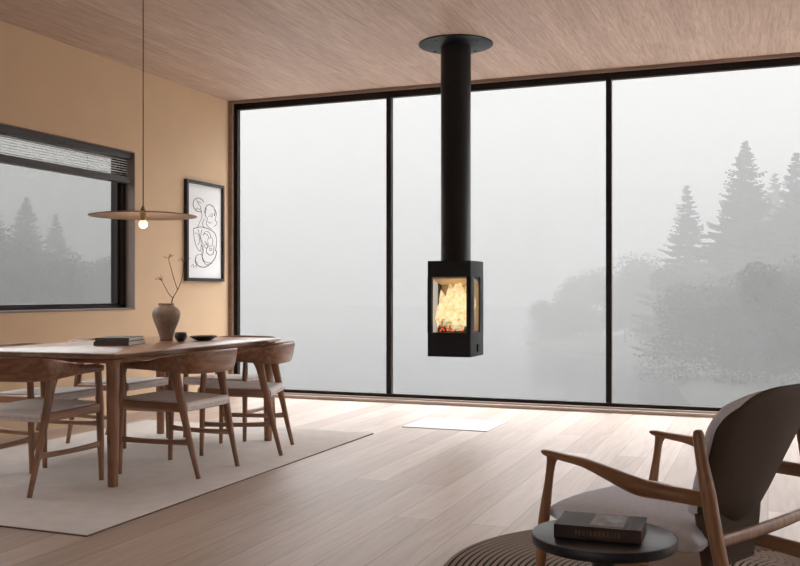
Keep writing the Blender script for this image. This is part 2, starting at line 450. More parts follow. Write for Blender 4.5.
# ------------------------------------------------------------------ framed art
AY0, AY1, AZ0, AZ1 = 7.73, 8.405, 1.187, 2.179
art = empty('framed_picture', (XL, (AY0+AY1)/2, AZ0), label='black framed abstract line drawing hanging on the ochre wall by the corner', cat='picture')
aw, ah = AY1-AY0, AZ1-AZ0
bm = bmesh.new()
t = .032
for y0, y1, z0, z1 in ((-aw/2, -aw/2+t, 0, ah), (aw/2-t, aw/2, 0, ah), (-aw/2+t, aw/2-t, 0, t), (-aw/2+t, aw/2-t, ah-t, ah)):
    box(bm, .002, .038, y0, y1, z0, z1)
link('frame', bm, M['artframe'], art)
bm = bmesh.new(); box(bm, .002, .016, -aw/2+t-.002, aw/2-t+.002, t-.002, ah-t+.002); pap = link('paper', bm, M['paper'], art)
def ink(pts, r=.0035, closed=False):
    # coordinates in crop pixels: x 18..220, y 15..545
    P = [((x-119)/202*aw, (545-(y-(x-18)*0.0))/530*ah) for x, y in pts]
    if closed: P.append(P[0])
    r *= .62
    polytube(bm, [(.017, a, b) for a, b in P], r, n=6, k=5, up=Vector((1, 0, 0)))
def arc(cx, cy, rx, ry, a0, a1, n=12): return [(cx+rx*math.cos(math.radians(a0+(a1-a0)*i/n)), cy+ry*math.sin(math.radians(a0+(a1-a0)*i/n))) for i in range(n+1)]
bm = bmesh.new()
ink(arc(88, 140, 30, 36, 60, 330), .005)
ink([(76, 112), (86, 135), (98, 150), (92, 165), (78, 158), (70, 172)])
ink(arc(148, 172, 28, 42, 150, 380), .005)
ink([(128, 150), (122, 190), (134, 206), (128, 232), (140, 252), (158, 262)])
ink([(150, 180), (164, 178), (158, 194)]); ink([(174, 150), (184, 176), (176, 204), (186, 226), (172, 246)])
ink([(98, 160), (104, 200), (92, 232), (80, 262)]); ink([(60, 268), (100, 256), (140, 262), (176, 284), (184, 330), (178, 380)], .005)
ink([(60, 268), (64, 320), (78, 366), (96, 384), (100, 340), (92, 300), (84, 270)])
ink([(104, 270), (98, 310), (110, 350), (104, 400), (116, 440)]); ink(arc(132, 300, 18, 24, 180, 400))
ink([(120, 330), (134, 352), (128, 384), (146, 402), (166, 392), (170, 350)], .005)
ink(arc(150, 330, 14, 26, -90, 180)); ink([(72, 420), (70, 446), (92, 466), (122, 468), (152, 448), (176, 416), (186, 376)], .006)
ink(arc(92, 428, 22, 26, 120, 300)); ink([(104, 414), (122, 440), (160, 446)]); ink([(134, 290), (140, 310), (132, 326)])
ink([(48, 470), (58, 456), (62, 474), (74, 458), (76, 472)], .0025); ink([(118, 210), (108, 236), (116, 262)])
ink(arc(150, 196, 9, 6, 180, 360)); ink([(136, 222), (146, 230), (156, 224)]); ink([(82, 128), (90, 124), (98, 130)])
ink(arc(128, 356, 12, 10, 0, 300)); ink([(110, 296), (120, 288), (130, 294)]); ink([(144, 372), (152, 364), (160, 372), (152, 378), (144, 372)])
ink([(100, 350), (112, 380), (106, 420), (124, 452), (146, 456)]); ink([(70, 290), (86, 300), (92, 330), (84, 352)]); ink([(150, 130), (166, 140), (176, 160), (172, 184)])
link('line_drawing', bm, M['ink'], pap, smooth=True)

# ------------------------------------------------------------------ rugs
bm = bmesh.new()
RX0, RX1, RY0, RY1 = -4.86, -2.80, 3.36, 6.58
nx, ny = 60, 90
rug = empty('area_rug', ((RX0+RX1)/2, (RY0+RY1)/2, 0), label='large grey rectangular wool rug under the dining table', cat='rug')
box(bm, RX0-rug.location.x, RX1-rug.location.x, RY0-rug.location.y, RY1-rug.location.y, .001, .008, .002)
link('rug_pile', bm, M['rug'], rug)
bm = bmesh.new()
hx, hy = (RX1-RX0)/2, (RY1-RY0)/2; o_ = .006
for a in ((-hx-o_, -hx, -hy-o_, hy+o_), (hx, hx+o_, -hy-o_, hy+o_), (-hx, hx, -hy-o_, -hy), (-hx, hx, hy, hy+o_)):
    box(bm, a[0], a[1], a[2], a[3], 0, .006)
link('rug_binding', bm, M['rug_edge'], rug)

RC = Vector((-.35, 3.60, 0)); RR = .845; C2 = Vector((.13, 3.88, 0))-RC
bm = bmesh.new()
nr, ns = 300, 360
def ribh(p):
    d2 = (p-C2).length; d1 = p.length
    edge = min(1, max(0, (RR-d1)/.012))
    q = d2/.026 if d2 < .31 else (RR-d1)/.026
    seam = min(1, abs(d2-.31)/.008)
    return .002+(.015*abs(math.sin(PI*q))**.8*seam)*edge
ctr = bm.verts.new((0, 0, .006)); prev = None
for i in range(1, nr+1):
    r = RR*i/nr
    ring = []
    for j in range(ns):
        a = 2*PI*j/ns; p = Vector((r*math.cos(a), r*math.sin(a), 0))
        ring.append(bm.verts.new((p.x, p.y, ribh(p))))
    for j in range(ns):
        k = (j+1) % ns
        if prev:
            f = bm.faces.new((prev[j], ring[j], ring[k], prev[k]))
        else: bm.faces.new((ctr, ring[j], ring[k]))
    prev = ring
low = [bm.verts.new((v.co.x, v.co.y, 0)) for v in prev]
for j in range(ns): bm.faces.new((prev[j], low[j], low[(j+1) % ns], prev[(j+1) % ns]))
def rib_material():
    m, nt, b = newmat('ribbed_rope')
    tc = N(nt, 'ShaderNodeTexCoord')
    def mth(op, a, b_=None, clamp=False):
        n = N(nt, 'ShaderNodeMath', operation=op); n.use_clamp = clamp
        for i, v in enumerate((a, b_)):
            if v is None: continue
            if isinstance(v, (int, float)): n.inputs[i].default_value = v
            else: lk(nt, v, n.inputs[i])
        return n.outputs[0]
    sp = N(nt, 'ShaderNodeSeparateXYZ'); lk(nt, tc.outputs['Object'], sp.inputs[0])
    def dist(cx, cy):
        dx = mth('SUBTRACT', sp.outputs['X'], cx); dy = mth('SUBTRACT', sp.outputs['Y'], cy)
        return mth('SQRT', mth('ADD', mth('MULTIPLY', dx, dx), mth('MULTIPLY', dy, dy)))
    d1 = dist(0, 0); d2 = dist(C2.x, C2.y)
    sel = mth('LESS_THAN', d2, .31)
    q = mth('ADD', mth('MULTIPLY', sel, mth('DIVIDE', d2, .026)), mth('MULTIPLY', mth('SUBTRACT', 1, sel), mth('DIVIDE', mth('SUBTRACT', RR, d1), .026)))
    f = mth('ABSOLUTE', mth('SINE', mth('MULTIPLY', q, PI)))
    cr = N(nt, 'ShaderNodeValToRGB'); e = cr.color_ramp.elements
    e[0].position = .38; e[0].color = (.022, .015, .012, 1); e[1].position = .62; e[1].color = (.25, .20, .165, 1)  # shade in the grooves between ribs is painted as a dark base colour
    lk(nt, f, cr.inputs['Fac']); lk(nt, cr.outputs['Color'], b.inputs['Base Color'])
    b.inputs['Roughness'].default_value = .95; b.inputs['Specular IOR Level'].default_value = .1
    return m
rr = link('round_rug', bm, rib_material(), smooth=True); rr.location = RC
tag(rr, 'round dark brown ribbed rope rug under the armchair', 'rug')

# ------------------------------------------------------------------ dining table
TX0, TX1, TY0, TY1, TZ = -4.36, -3.285, 4.16, 6.055, .745
RUGZ = .008
tcx, tcy = (TX0+TX1)/2, (TY0+TY1)/2
tab = empty('dining_table', (tcx, tcy, RUGZ), label='long walnut dining table with round legs standing on the grey rug', cat='table')
hw, hl = (TX1-TX0)/2, (TY1-TY0)/2; zt_ = TZ-RUGZ
bm = bmesh.new()
rings = []
for ins, z in ((.045, zt_-.034), (.02, zt_-.026), (.004, zt_-.013), (0, zt_-.007), (.002, zt_-.002), (.006, zt_)):
    rings.append([Vector((x, y, z)) for x, y in rrect(-hw+ins, hw-ins, -hl+ins, hl-ins, .02, 4)])
loft(bm, rings); link('tabletop', bm, M['walnut_y'], tab, auto=40)
lx, ly = hw-.075, hl-.085
bm = bmesh.new()
az0, az1 = zt_-.060, zt_-.034
box(bm, -lx, lx, -ly-.012, -ly+.012, az0, az1, .004); box(bm, -lx, lx, ly-.012, ly+.012, az0, az1, .004)
box(bm, -lx-.012, -lx+.012, -ly, ly, az0, az1, .004); box(bm, lx-.012, lx+.012, -ly, ly, az0, az1, .004)
link('apron', bm, M['walnut_x'], tab)
for sx in (-1, 1):
    for sy in (-1, 1):
        bm = bmesh.new()
        prof = [(.026, 0), (.028, .004), (.031, .2), (.035, .5), (.036, zt_-.08), (.040, zt_-.055), (.052, zt_-.034)]
        lathe(bm, prof, 24, center=(sx*lx, sy*ly, 0)); link('leg', bm, M['walnut'], tab, auto=50)

# ------------------------------------------------------------------ dining chairs
def make_chair():
    root = empty('dining_chair', (0, 0, 0))
    zo = 0
    # front legs
    for s in (-1, 1):
        bm = bmesh.new()
        sweep(bm, [(s*.252, .245, 0, .013, .013), (s*.252, .24, .2, .016, .017), (s*.250, .236, .42, .018, .021), (s*.249, .228, .56, .016, .019), (s*.249, .222, .610, .015, .022), (s*.25, .214, .636, .013, .026)],
              up=Vector((0, 1, 0)), n=14, k=4, power=2.4, roundends=False)
        link('leg', bm, M['walnut'], root, smooth=True)
        bm = bmesh.new()
        sweep(bm, [(s*.212, -.275, 0, .012, .013), (s*.222, -.225, .2, .015, .018), (s*.232, -.175, .42, .018, .024), (s*.236, -.145, .56, .019, .028), (s*.238, -.130, .62, .019, .038)],
              up=Vector((0, 1, 0)), n=14, k=4, power=2.4, roundends=False)
        link('leg', bm, M['walnut'], root, smooth=True)
        bm = bmesh.new()
        sweep(bm, [(s*.252, .238, .212, .010, .022), (s*.246, .19, .205, .0095, .016), (s*.235, 0, .202, .009, .0145), (s*.224, -.16, .205, .0095, .016), (s*.220, -.222, .212, .010, .022)], n=12, k=3, power=3)
        link('stretcher', bm, M['walnut_y'], root, smooth=True)
        bm = bmesh.new()
        sweep(bm, [(s*.250, .236, .415, .013, .027), (s*.247, .1, .412, .013, .024), (s*.240, -.05, .408, .013, .024), (s*.233, -.18, .405, .013, .027)], n=12, k=3, power=4)
        link('seat_rail', bm, M['walnut_y'], root, smooth=True)
    # woven seat: saddle shape wrapping front and back rails
    bm = bmesh.new()
    nu, nv = 16, 22
    def top(u, v):   # u -1..1, v 0 front..1 back
        hwid = .240-.018*v
        y = .262-.46*v
        z = .447-.012*v-.016*(1-u*u)*math.sin(PI*min(1, max(0, v)))
        return Vector((u*hwid, y, z))
    rings = []
    prof = []
    for i in range(nv+1):
        v = i/nv; prof.append(('t', v))
    rows = []
    for i in range(nu+1):
        u = -1+2*i/nu
        row = [top(u, j/nv) for j in range(nv+1)]
        f0, b0 = row[0], row[-1]
        row = [Vector((f0.x, f0.y-.012, f0.z-.056)), Vector((f0.x, f0.y+.008, f0.z-.050)), Vector((f0.x, f0.y+.014, f0.z-.034)), Vector((f0.x, f0.y+.009, f0.z-.010))]+row
        row += [Vector((b0.x, b0.y-.009, b0.z-.010)), Vector((b0.x, b0.y-.014, b0.z-.034)), Vector((b0.x, b0.y-.008, b0.z-.050)), Vector((b0.x, b0.y+.012, b0.z-.056))]
        row += [Vector((b0.x, b0.y+.03, b0.z-.045)), Vector((f0.x, f0.y-.03, f0.z-.045))]
        rows.append(row)
    loft(bm, rows)
    link('seat', bm, M['weave'], root, auto=60)
    # curved back and arm band
    bm = bmesh.new()
    half = [(.252, .250, .640, .014, .017, 0), (.262, .17, .645, .016, .023, 0), (.270, .03, .647, .016, .028, 0), (.274, -.09, .656, .015, .046, .10),
            (.262, -.190, .661, .014, .058, .17), (.200, -.258, .664, .013, .066, .2), (.10, -.290, .665, .013, .068, .2), (0, -.298, .665, .013, .068, .2)]
    path = [(-x, y, z, w, h, tl) for x, y, z, w, h, tl in half]+[(x, y, z, w, h, tl) for x, y, z, w, h, tl in half[::-1][1:]]
    sweep(bm, path, n=18, k=6, power=3.2)
    link('backrest', bm, M['walnut_x'], root, smooth=True)
    return root
ch0 = make_chair()
# (x, y, heading (direction the chair faces), label)
spots = [
    (-3.795, 4.13, 0, 'walnut dining chair at the near end of the table, cut off by the left edge'),
    (-3.315, 4.81, PI/2, 'walnut dining chair on the right long side of the table, nearer of the two'),
    (-3.30, 5.575, PI/2+.31, 'walnut dining chair turned slightly at the right side, closest to the tall windows'),
    (-4.35, 4.80, -PI/2, 'walnut dining chair across the table, beneath the left window'),
    (-4.35, 5.56, -PI/2, 'walnut dining chair across the table, behind the vase and books'),
    (-3.75, 6.12, PI, 'walnut dining chair at the far end of the table facing the camera'),
]
first = True
for x, y, rz, lab in spots:
    c = ch0 if first else copy_tree(ch0)
    first = False
    c.location = (x, y, RUGZ); c.rotation_euler = (0, 0, rz)
    tag(c, lab, 'chair', 'dining chairs around the table')

# ------------------------------------------------------------------ things on the table
def book(name, w, l, h, cover, loc, rz, label, group=None, spine_side='-y', extra=None):
    """spine along local x at -y edge"""
    r = empty(name, loc, rz, label, 'book', group)
    bm = bmesh.new()
    t = .0025
    box(bm, -w/2, w/2, -l/2, l/2, 0, t, .0008); box(bm, -w/2, w/2, -l/2, l/2, h-t, h, .0008)
    box(bm, -w/2, w/2, -l/2, -l/2+t, 0, h, .0008)
    cv = link('cover', bm, cover, r)
    bm = bmesh.new(); box(bm, -w/2+.004, w/2-.004, -l/2+t, l/2-.004, t, h-t); link('pages', bm, M['pages'], r)
    return r, cv
b1, _ = book('book', .225, .31, .026, M['grey_cover'], (-3.865, 4.955, TZ), .30, 'dark grey book on the table, lower of the two stacked', 'books stacked on the dining table')
b2, _ = book('book', .215, .30, .022, M['greycover2'], (-3.868, 4.958, TZ+.026), .33, 'slate grey book on the table, upper of the two stacked', 'books stacked on the dining table')

vpos = at_depth(166.3, 6.47)
v = empty('vase', (vpos.x, vpos.y, TZ), label='rounded brown stoneware vase holding a bare branch on the dining table', cat='vase')
bm = bmesh.new()
prof = [(.036, 0), (.043, .003), (.047, .03), (.062, .08), (.083, .13), (.094, .165), (.096, .185), (.090, .208), (.074, .226), (.058, .236), (.053, .243), (.054, .252), (.056, .256), (.052, .257), (.048, .25), (.048, .238), (.068, .215), (.08, .18), (.05, .06), (.02, .01)]
lathe(bm, prof, 48); link('body', bm, M['vase'], v, smooth=True)
# branch
d = 6.47
def bp(px, py, dd=0.0):
    q = at_depth(px, d+dd, zt(py, d+dd)); return q
base = Vector((vpos.x+.02, vpos.y, TZ+.02))
br = empty('dried_branch', (base.x, base.y, base.z), label='bare dark twig with tiny seed heads standing in the brown vase', cat='branch')
bm = bmesh.new()
def br_t(pts, r):
    polytube(bm, [tuple(p-base)+(r*(1-.5*i/len(pts)),) for i, p in enumerate(pts)], r, n=6, k=4)
br_t([base, bp(171.5, 306), bp(173, 298), bp(178, 289), bp(182, 278, .03), bp(184, 262, .05)], .0035)
link('stem', bm, M['twig'], br, smooth=True)
for pts in ([bp(173, 298), bp(169, 294), bp(165, 287), bp(162, 281)], [bp(177.5, 290), bp(174, 279), bp(171, 268), bp(168.5, 259)]):
    bm = bmesh.new(); br_t(pts, .0026); st = link('side_twig', bm, M['twig'], br, smooth=True)
for cx, cy in ((162, 281), (168.5, 259), (184, 262)):
    bm = bmesh.new()
    for i in range(9):
        a = random.uniform(-1.35, 1.35); L = random.uniform(4, 8)
        ex, ey = cx+math.sin(a)*L, cy-math.cos(a)*L*.8
        dd = random.uniform(-.04, .04)
        p0, p1 = bp(cx, cy), bp(ex, ey, dd)
        polytube(bm, [tuple(p0-base)+(.0009,), tuple((p0+p1)/2-base+Vector((0, 0, .006)))+(.0008,), tuple(p1-base)+(.0007,)], .0008, n=5, k=3)
        bmesh.ops.create_icosphere(bm, subdivisions=1, radius=.0028, matrix=Matrix.Translation(p1-base))
    link('seed_head', bm, M['twig'], br)

q = at_depth(180.7, 6.36)
bm = bmesh.new()
lathe(bm, [(.016, 0), (.022, .002), (.036, .018), (.042, .036), (.041, .052), (.037, .062), (.034, .062), (.037, .05), (.036, .036), (.03, .02), (.01, .01)], 40)
o = link('bowl', bm, M['blackcer'], smooth=True); o.location = (q.x, q.y, TZ); tag(o, 'small round black ceramic cup beside the vase on the dining table', 'bowl')
q = at_depth(203.5, 6.50)
bm = bmesh.new()
lathe(bm, [(.04, 0), (.048, .002), (.07, .012), (.09, .024), (.096, .030), (.094, .032), (.086, .026), (.065, .017), (.03, .011), (.005, .010)], 48)
o = link('shallow_dish', bm, M['blackcer'], smooth=True); o.location = (q.x, q.y, TZ); tag(o, 'wide shallow black dish at the far end of the dining table', 'dish')

# ------------------------------------------------------------------ pendant lamp
q = at_depth(143.2, 6.14); pz = zt(216, 6.14)
pl = empty('pendant_lamp', (q.x, q.y, pz), label='flat brown disc pendant lamp hanging on a cord over the dining table', cat='lamp')
bm = bmesh.new()
lathe(bm, [(.346, 0), (.345, .003), (.30, .010), (.18, .020), (.06, .027), (.018, .030), (.018, .024), (.06, .021), (.18, .014), (.30, .004), (.341, -.003), (.346, 0)], 72, closed_ends=False)
link('lamp_shade', bm, M['shade'], pl, auto=50)
bm = bmesh.new(); lathe(bm, [(.018, -.03), (.02, -.025), (.02, .03), (.016, .045), (.008, .06), (.004, .072)], 20); link('socket', bm, M['brass'], pl, auto=40)
bm = bmesh.new(); lathe(bm, [(.012, -.022), (.018, -.030), (.027, -.040), (.031, -.052), (.027, -.066), (.017, -.076), (.004, -.080)], 24); link('bulb', bm, M['bulb'], pl, smooth=True)
bm = bmesh.new(); tube(bm, (0, 0, .065), (0, 0, H-pz-.02), .0035, n=8); link('cord', bm, M['cord'], pl, smooth=True)
bm = bmesh.new(); lathe(bm, [(.05, H-pz), (.05, H-pz-.02), (.045, H-pz-.028), (.008, H-pz-.03)], 24); link('ceiling_cup', bm, M['cord'], pl, auto=40)
L = bpy.data.lights.new('bulb_light', 'POINT'); L.energy = 2.5; L.color = (1, .78, .52); L.shadow_soft_size = .04
lo = bpy.data.objects.new('bulb_light', L); C.objects.link(lo); lo.location = (q.x, q.y, pz-.14)

# ------------------------------------------------------------------ hanging stove
SX, SY = -2.35, 7.24
SZ0, SZ1, GZ0, GZ1 = .567, 1.327, .757, 1.199
stv = empty('hanging_stove', (SX, SY, SZ0), label='black box wood stove hanging on a black flue before the tall windows', cat='stove')
def z_(z): return z-SZ0
W = .18
bm = bmesh.new()
prism(bm, rrect(-W, W, -W, W, .010), z_(SZ0), z_(GZ0)); prism(bm, rrect(-W, W, -W, W, .010), z_(GZ1), z_(SZ1))
# corner posts: front pair and rear pair with wider side panels
for sx in (-1, 1):
    xa, xb = sorted((sx*W, sx*(W-.036))); xc, xd = sorted((sx*W, sx*(W-.012)))
    box(bm, xa, xb, -W, -W+.012, z_(GZ0)-.001, z_(GZ1)+.001, .003); box(bm, xc, xd, -W, -W+.105, z_(GZ0)-.001, z_(GZ1)+.001, .003)
    box(bm, xc, xd, W-.105, W, z_(GZ0)-.001, z_(GZ1)+.001, .003)
box(bm, -W+.01, W-.01, W-.012, W, z_(GZ0)-.001, z_(GZ1)+.001)
link('body', bm, M['black'], stv, auto=35)
bm = bmesh.new()
box(bm, -W+.036, W-.036, -W+.004, -W+.010, z_(GZ0), z_(GZ1)); link('front_glass', bm, M['stoveglass'], stv)
for s in (-1, 1):
    bm = bmesh.new(); box(bm, min(s*(W-.006), s*(W-.012)), max(s*(W-.006), s*(W-.012)), -W+.105, W-.105, z_(GZ0), z_(GZ1)); link('side_glass', bm, M['stoveglass'], stv)
bm = bmesh.new()
box(bm, -W+.013, W-.013, W-.045, W-.013, z_(GZ0)+.001, z_(GZ1)-.001)
link('firebrick_lining', bm, M['firebrick'], stv)
bm = bmesh.new()
vs = box(bm, -W+.013, W-.013, -W+.07, W-.046, 0, .018)
for v_ in vs: v_.co.z += z_(GZ1)-.05+(-(v_.co.y))*.22+.015
link('baffle_plate', bm, M['firebrick'], stv)
bm = bmesh.new()
lathe(bm, [(.122, z_(SZ1)-.001), (.122, z_(SZ1)+.006), (.1205, z_(SZ1)+.008), (.1205, z_(2.72)), (.1225, z_(2.72)+.002), (.1225, z_(H)-.014)], 56)
link('flue_pipe', bm, M['black'], stv, auto=40)
bm = bmesh.new()
lathe(bm, [(.122, z_(H)-.022), (.14, z_(H)-.018), (.292, z_(H)-.014), (.300, z_(H)-.010), (.300, z_(H)-.002), (.1, z_(H)-.002)], 72)
cp = link('ceiling_plate', bm, M['black'], stv, auto=40)
for k in range(4):
    a = PI/4+k*PI/2+.35
    bm = bmesh.new(); lathe(bm, [(.011, z_(H)-.012), (.010, z_(H)-.020), (.004, z_(H)-.023)], 12, center=(.235*math.cos(a), .235*math.sin(a), 0)); link('screw', bm, M['black'], cp)
bm = bmesh.new(); box(bm, W-.002, W+.012, -.01, .035, z_(.60), z_(.665), .004); link('air_lever', bm, M['black'], stv)
# logs, embers, flames
LZ = GZ0
for i, (lx_, ly_, lz_, ang, le, r_) in enumerate(((0, -.06, .030, .15, .25, .028), (.02, .04, .032, -.35, .22, .030), (-.02, -.01, .082, .7, .20, .026))):
    bm = bmesh.new(); pts = []
    for k in range(9):
        x = -le/2+le*k/8; pts.append((x, .004*math.sin(k*1.7+i), .003*math.cos(k*2.1), r_*random.uniform(.9, 1.08), r_*random.uniform(.9, 1.08)))
    sweep(bm, pts, n=14, k=2, roundends=False)
    o = link('firewood_log', bm, M['bark'], smooth=True); o.location = (SX+lx_, SY+ly_, LZ+lz_); o.rotation_euler = (0, 0, ang)
    tag(o, ('burning log at the front of the stove fire', 'burning log at the back of the stove fire', 'burning log lying across the top of the stove fire')[i], 'log', 'logs in the stove')
bm = bmesh.new()
for i in range(60):
    x, y = random.uniform(-.13, .14), random.uniform(-.15, .10)
    bmesh.ops.create_icosphere(bm, subdivisions=1, radius=random.uniform(.005, .011), matrix=Matrix.Translation((x, y, .012+random.uniform(0, .02))) @ Matrix.Rotation(random.random()*3, 4, 'X'))
em = link('embers', bm, M['ember']); em.location = (SX, SY, LZ); tag(em, 'bed of glowing red embers in the bottom of the stove', 'embers', kind='stuff')
fl = empty('fire', (SX, SY, LZ), label='bright yellow flames filling the glass firebox of the stove', cat='fire')
for i, (x, y, r_, h_) in enumerate(((-.075, -.06, .06, .27), (-.01, -.09, .06, .31), (.06, -.07, .06, .27), (.11, -.03, .05, .33), (-.11, -.01, .05, .30), (-.04, .02, .07, .35), (.04, .03, .07, .36), (.10, .05, .05, .34), (-.09, .06, .055, .31), (.0, .07, .06, .38))):
    bm = bmesh.new(); rings = []; ph = random.random()*6; nn = 20
    for k in range(22):
        t_ = k/21; rad = r_*(math.sin(PI*min(1, t_*.9+.12))**.8)*(1-.25*t_)+.002
        ox = .018*math.sin(ph+t_*6)*t_; oy = .014*math.cos(ph*1.3+t_*5)*t_
        ring = []
        for j in range(nn):
            a = 2*PI*j/nn; rr_ = rad*(1+.22*math.sin(3*a+ph+t_*7)+.12*math.sin(5*a-t_*11))
            px_ = max(-.155, min(.155, x+ox+rr_*math.cos(a))); py_ = max(-.165, min(.13, y+oy+rr_*math.sin(a)))
            ring.append(Vector((px_, py_, .012+t_*h_*1.1)))
        rings.append(ring)
    loft(bm, rings); link('flame', bm, M['flame'], fl, smooth=True)
L = bpy.data.lights.new('fire_light', 'POINT'); L.energy = 2.2; L.color = (1, .62, .28); L.shadow_soft_size = .08
lo = bpy.data.objects.new('fire_light', L); C.objects.link(lo); lo.location = (SX, SY, LZ+.22)

# floor plate under the stove
bm = bmesh.new(); box(bm, -.355, .355, -.30, .30, 0, .006, .0015)
o = link('hearth_plate', bm, M['plate']); o.location = (-2.37, 7.30, 0); tag(o, 'white rectangular hearth plate on the floor below the hanging stove', 'floor plate')

# ------------------------------------------------------------------ armchair
A = Vector((.439, .898, 0)); B = Vector((.898, -.439, 0)); O0 = Vector((-.681, 3.01, 0))
org = O0+A*.315+B*.3
arm_z = 0.012
ac = empty('armchair', (org.x, org.y, arm_z), math.atan2(A.y, A.x), label='grey upholstered teak armchair with sculpted arms on the round rug', cat='armchair')
def P(w, s, z): return (w-.315, .3-s, z-arm_z)
def aw_(w, side): return w if side < 0 else .63-w
for side in (-1, 1):
    X = lambda w: aw_(w, side)
    # front leg
    bm = bmesh.new()
    sweep(bm, [(*P(X(.0), -.022, .012), .011, .011), (*P(X(.0), -.008, .2), .0165, .0165), (*P(X(0), .005, .34), .0185, .0185), (*P(X(0), .024, .46), .014, .014), (*P(X(0), .034, .525), .013, .015), (*P(X(0), .040, .552), .015, .022)],
          up=Vector((0, 1, 0)), n=14, k=4, roundends=False)
    link('leg', bm, M['teak'], ac, smooth=True)
    # rear leg rising as back post
    bm = bmesh.new()
    sweep(bm, [(*P(X(.005), .70, .012), .013, .012), (*P(X(.004), .665, .15), .019, .017), (*P(X(.002), .63, .30), .023, .019), (*P(X(0), .60, .44), .024, .020), (*P(X(0), .585, .52), .024, .0205), (*P(X(.0), .568, .60), .019, .017), (*P(X(.002), .556, .665), .0175, .016), (*P(X(.003), .553, .685), .015, .014)],
          up=Vector((0, 1, 0)), n=16, k=4)
    link('leg', bm, M['teak'], ac, smooth=True)
    # armrest
    bm = bmesh.new()
    sg = side
    sweep(bm, [(*P(X(.002), .002, .564), .012, .006, 0), (*P(X(0), .02, .561), .019, .010, 0), (*P(X(-.002), .08, .556), .020, .012, 0), (*P(X(-.004), .17, .549), .026, .015, sg*.15), (*P(X(-.010), .27, .528), .034, .022, sg*.40),
               (*P(X(-.014), .36, .508), .036, .026, sg*.5), (*P(X(-.008), .44, .502), .029, .023, sg*.4), (*P(X(0), .52, .500), .020, .022, sg*.2), (*P(X(0), .585, .499), .018, .022, 0)], n=18, k=6, power=2.2)
    link('armrest', bm, M['teak_y'], ac, smooth=True)
    # side rail
    bm = bmesh.new()
    sweep(bm, [(*P(X(.002), .0, .285), .011, .026), (*P(X(.004), .2, .268), .011, .024), (*P(X(.004), .42, .25), .011, .024), (*P(X(.004), .63, .235), .011, .026)], n=12, k=3, power=4)
    link('side_rail', bm, M['teak_y'], ac, smooth=True)
    # spacer between post and back
    bm = bmesh.new()
    tube(bm, P(X(.012), .556, .665), P(X(.050), .545, .66), .005, n=12); link('brass_spacer', bm, M['brass'], ac, smooth=True)
bm = bmesh.new()
sweep(bm, [(*P(.0, .612, .387), .012, .018), (*P(.315, .612, .380), .012, .019), (*P(.63, .612, .387), .012, .018)], n=12, k=6, power=2.6)
link('rear_crossbar', bm, M['teak'], ac, smooth=True)
bm = bmesh.new()
sweep(bm, [(*P(.0, .0, .285), .012, .024), (*P(.315, .0, .280), .012, .024), (*P(.63, .0, .285), .012, .024)], n=12, k=6, power=3)
link('front_rail', bm, M['teak'], ac, smooth=True)
# seat cushion
bm = bmesh.new(); rings = []
ns_ = 30
for i in range(ns_+1):
    t_ = i/ns_; s = -.015+.50*t_
    wl = .028+.095*max(0, t_-.2)/.8; wr = .63-wl
    ztop = .402-.035*t_+.012*math.sin(PI*t_); zbot = .325-.040*t_
    e = 1
    if i < 5: k = i/5; e = math.sqrt(max(.02, 1-(1-k)**2))
    if i > ns_-4: k = (ns_-i)/4; e = math.sqrt(max(.02, 1-(1-k)**2))
    zc, hh = (ztop+zbot)/2, (ztop-zbot)/2*e
    ring = []; nq = 40; hw_ = (wr-wl)/2*(.97+.03*e)
    for q_ in range(nq):
        an = 2*PI*(q_+.5)/nq; ca, sa = math.cos(an), math.sin(an)
        xx = math.copysign(abs(ca)**.35, ca)*hw_; zz = math.copysign(abs(sa)**.6, sa)*hh
        crown = .012*(1-(xx/hw_)**2) if sa > 0 else 0
        ring.append(Vector(P(.315+xx, s, zc+zz+crown)))
    rings.append(ring)
loft(bm, rings); link('seat_cushion', bm, M['fabric'], ac, smooth=True)
# backrest shell : front cushion and rear shell
def back_outline(v):    # v 0 bottom..1 top -> half width, s, z
    z = .365+.44*v
    hwid = .170+.105*min(1, v/.72)**.85
    if v > .72:
        k = (v-.72)/.28; hwid *= (1-k**3.0*.14)
    if v < .10: hwid *= .80+.20*math.sqrt(max(0, v/.10))
    s = .490+.155*v+.02*v*v
    return hwid, s, z
def shell(front, back, name, mat, wf=1.0):
    bm = bmesh.new(); nv, nu = 34, 24; rows = []
    for i in range(nv+1):
        v = i/nv; hwid, s, z = back_outline(v); fr = []; bk = []
        for j in range(nu+1):
            u = -1+2*j/nu
            edge = min(1-abs(u), v*1.6 if v < .5 else (1-v)*1.6)
            rnd = math.sqrt(min(1, max(0, edge)/.13)) if edge < .13 else 1
            zz = z
            if v > .72: zz -= .055*abs(u)**3.5*((v-.72)/.28)**1.2
            if v < .2: zz += .03*abs(u)**2*(1-v/.2)
            curve = -.050*abs(u)**2
            fr.append(Vector(P(.345+u*hwid*wf, s+curve+front*rnd, zz)))
            bk.append(Vector(P(.345+u*hwid*wf, s+curve+back*rnd, zz)))
        rows.append((fr, bk))
    F_ = [[bm.verts.new(p) for p in r[0]] for r in rows]; K_ = [[bm.verts.new(p) for p in r[1]] for r in rows]
    for g in (F_, K_):
        for i in range(nv):
            for j in range(nu): bm.faces.new((g[i][j], g[i][j+1], g[i+1][j+1], g[i+1][j]))
    for i in range(nv):
        for j in (0, nu): bm.faces.new((F_[i][j], F_[i+1][j], K_[i+1][j], K_[i][j]))
    for i in (0, nv):
        for j in range(nu): bm.faces.new((F_[i][j], K_[i][j], K_[i][j+1], F_[i][j+1]))
    bmesh.ops.remove_doubles(bm, verts=bm.verts[:], dist=1e-5)
    return link(name, bm, mat, ac, smooth=True)
shell(-.052, .006, 'back_cushion', M['fabric'])
shell(.004, .024, 'back_shell', M['leatherback'], .99)
bm = bmesh.new()
